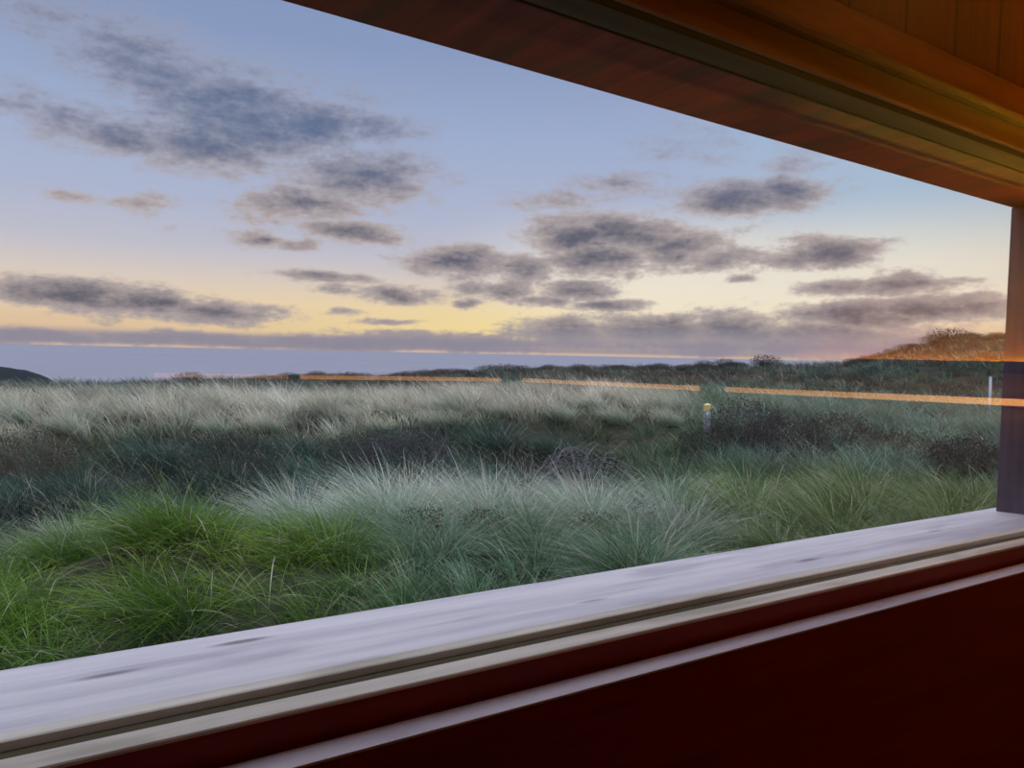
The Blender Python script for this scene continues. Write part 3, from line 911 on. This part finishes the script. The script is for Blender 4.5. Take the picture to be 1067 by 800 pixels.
scrub(10.6, 57, 1.0, 'small dark lone bush on the skyline at left above the amber line')
scrub(31.6, 58, 1.1, 'left half of the tallest dark bush clump on the middle skyline')
scrub(32.7, 58, 1.3, 'peak of the tallest dark bush clump on the middle skyline')
scrub(33.4, 59, 1.0, 'right half of the tallest dark bush clump on the middle skyline')
scrub(63.0, 57, 1.35, 'spiky bush on the very top of the right-hand dune')
scrub(62.3, 58, 1.0, 'smaller bush left of the spiky one on the right-hand dune top')
scrub(51.6, 59, 1.1, 'small bush at the sea horizon where the right-hand dune begins')
for a0_, a1_, n, s0, s1, lb, gp in ((14, 31, 80, .3, .8, 'dark scrub bush on the skyline between the lone bush and the middle clump', 'skyline scrub left of the middle clump'),
                                    (34, 50, 80, .35, .85, 'dark scrub bush on the skyline right of the middle clump', 'skyline scrub right of the middle clump'),
                                    (57, 70, 50, .35, .75, 'scrub bush on the crest of the right-hand dune', 'scrub on the right-hand dune'),
                                    (2.6, 13, 22, .2, .45, 'low scrub bush on the far-left skyline', 'low scrub at far left')):
    for i in range(n):
        scrub(random.uniform(a0_, a1_), random.uniform(55, 62), random.uniform(s0, s1), lb, gp)
for i in range(60):
    scrub(random.uniform(20, 72), random.uniform(30, 54), random.uniform(.3, .7), 'dark low scrub bush scattered on the heath below the skyline', 'scrub scattered on the heath')

# ------------------------------------------------------------------ marker posts
def ground_at(az, r):
    x, y = r * math.sin(math.radians(az)), r * math.cos(math.radians(az))
    return x, y, float(ground([x], [y])[0])


x, y, z = ground_at(47.7, 15.6)
top = EYE - math.tan(math.radians(3.28)) * 15.6
ps = empty('marker_post', (x, y, z), (0, 0, math.radians(-44)))
tag(ps, 'grey wooden waymarker post with yellow top standing in the grass', 'post')
H = top - z
M_POST = wood('post_wood', lin(120, 126, 128), lin(160, 164, 164), rough=.7, axis='z', scale=6)
bm = bmesh.new(); add_box(bm, -.065, .065, -.065, .065, -.2, H - .14, .006); finish('post_body', bm, M_POST, ps)
bm = bmesh.new()
add_box(bm, -.067, .067, -.067, .067, H - .14, H - .02, .004)
vs = [bm.verts.new(c) for c in ((-.067, -.067, H - .02), (.067, -.067, H - .02), (.067, .067, H - .02), (-.067, .067, H - .02), (0, 0, H + .012))]
for i in range(4): bm.faces.new((vs[i], vs[(i + 1) % 4], vs[4]))
o = finish('yellow_top', bm, plain('yellow_paint', lin(222, 198, 130), .5), ps); o['label'] = 'yellow painted top'
bm = bmesh.new()
g = bmesh.ops.create_cone(bm, cap_ends=True, segments=20, radius1=.036, radius2=.036, depth=.008, matrix=Matrix.Translation((.012, -.069, H - .185)) @ Matrix.Rotation(math.pi / 2, 4, 'X'))
o = finish('waymark_disc', bm, plain('white_disc', lin(225, 232, 238), .4, var=.05), ps); o['label'] = 'white waymark disc'

x, y, z = ground_at(65.3, 22.0)
t1 = EYE - math.tan(math.radians(.85)) * 22.0
st = empty('stake', (x, y, z))
tag(st, 'thin white stake on the rise beside the window post', 'stake')
bm = bmesh.new(); add_tube(bm, [(0, 0, -.1), (.005, 0, (t1 - z) * .5), (0, .004, t1 - z)], [.036, .034, .030], 10); finish('shaft', bm, plain('white_stake', lin(200, 200, 204), .6), st, smooth=True)
bm = bmesh.new(); add_tube(bm, [(0, .004, t1 - z), (0, .004, t1 - z + .02)], [.036, .03], 10); finish('cap', bm, plain('stake_cap', lin(225, 222, 220), .5), st)

# ------------------------------------------------------------------ camera
cam = bpy.data.cameras.new('camera')
cam.sensor_fit = 'HORIZONTAL'; cam.sensor_width = 36.0
cam.lens = 800 / 1067 * 36.0
cam.clip_start = .02; cam.clip_end = 60000
co = bpy.data.objects.new('camera', cam); COL.objects.link(co)
yaw, pitch, roll = math.radians(33.370), math.radians(-2.216), math.radians(1.199)
f = Vector((math.sin(yaw) * math.cos(pitch), math.cos(yaw) * math.cos(pitch), math.sin(pitch)))
r0 = Vector((math.cos(yaw), -math.sin(yaw), 0)); u0 = r0.cross(f)
r_ = r0 * math.cos(roll) + u0 * math.sin(roll); u_ = -r0 * math.sin(roll) + u0 * math.cos(roll)
Mx = Matrix((r_, u_, -f)).transposed().to_4x4(); Mx.translation = ORG
co.matrix_world = Mx
scene.camera = co
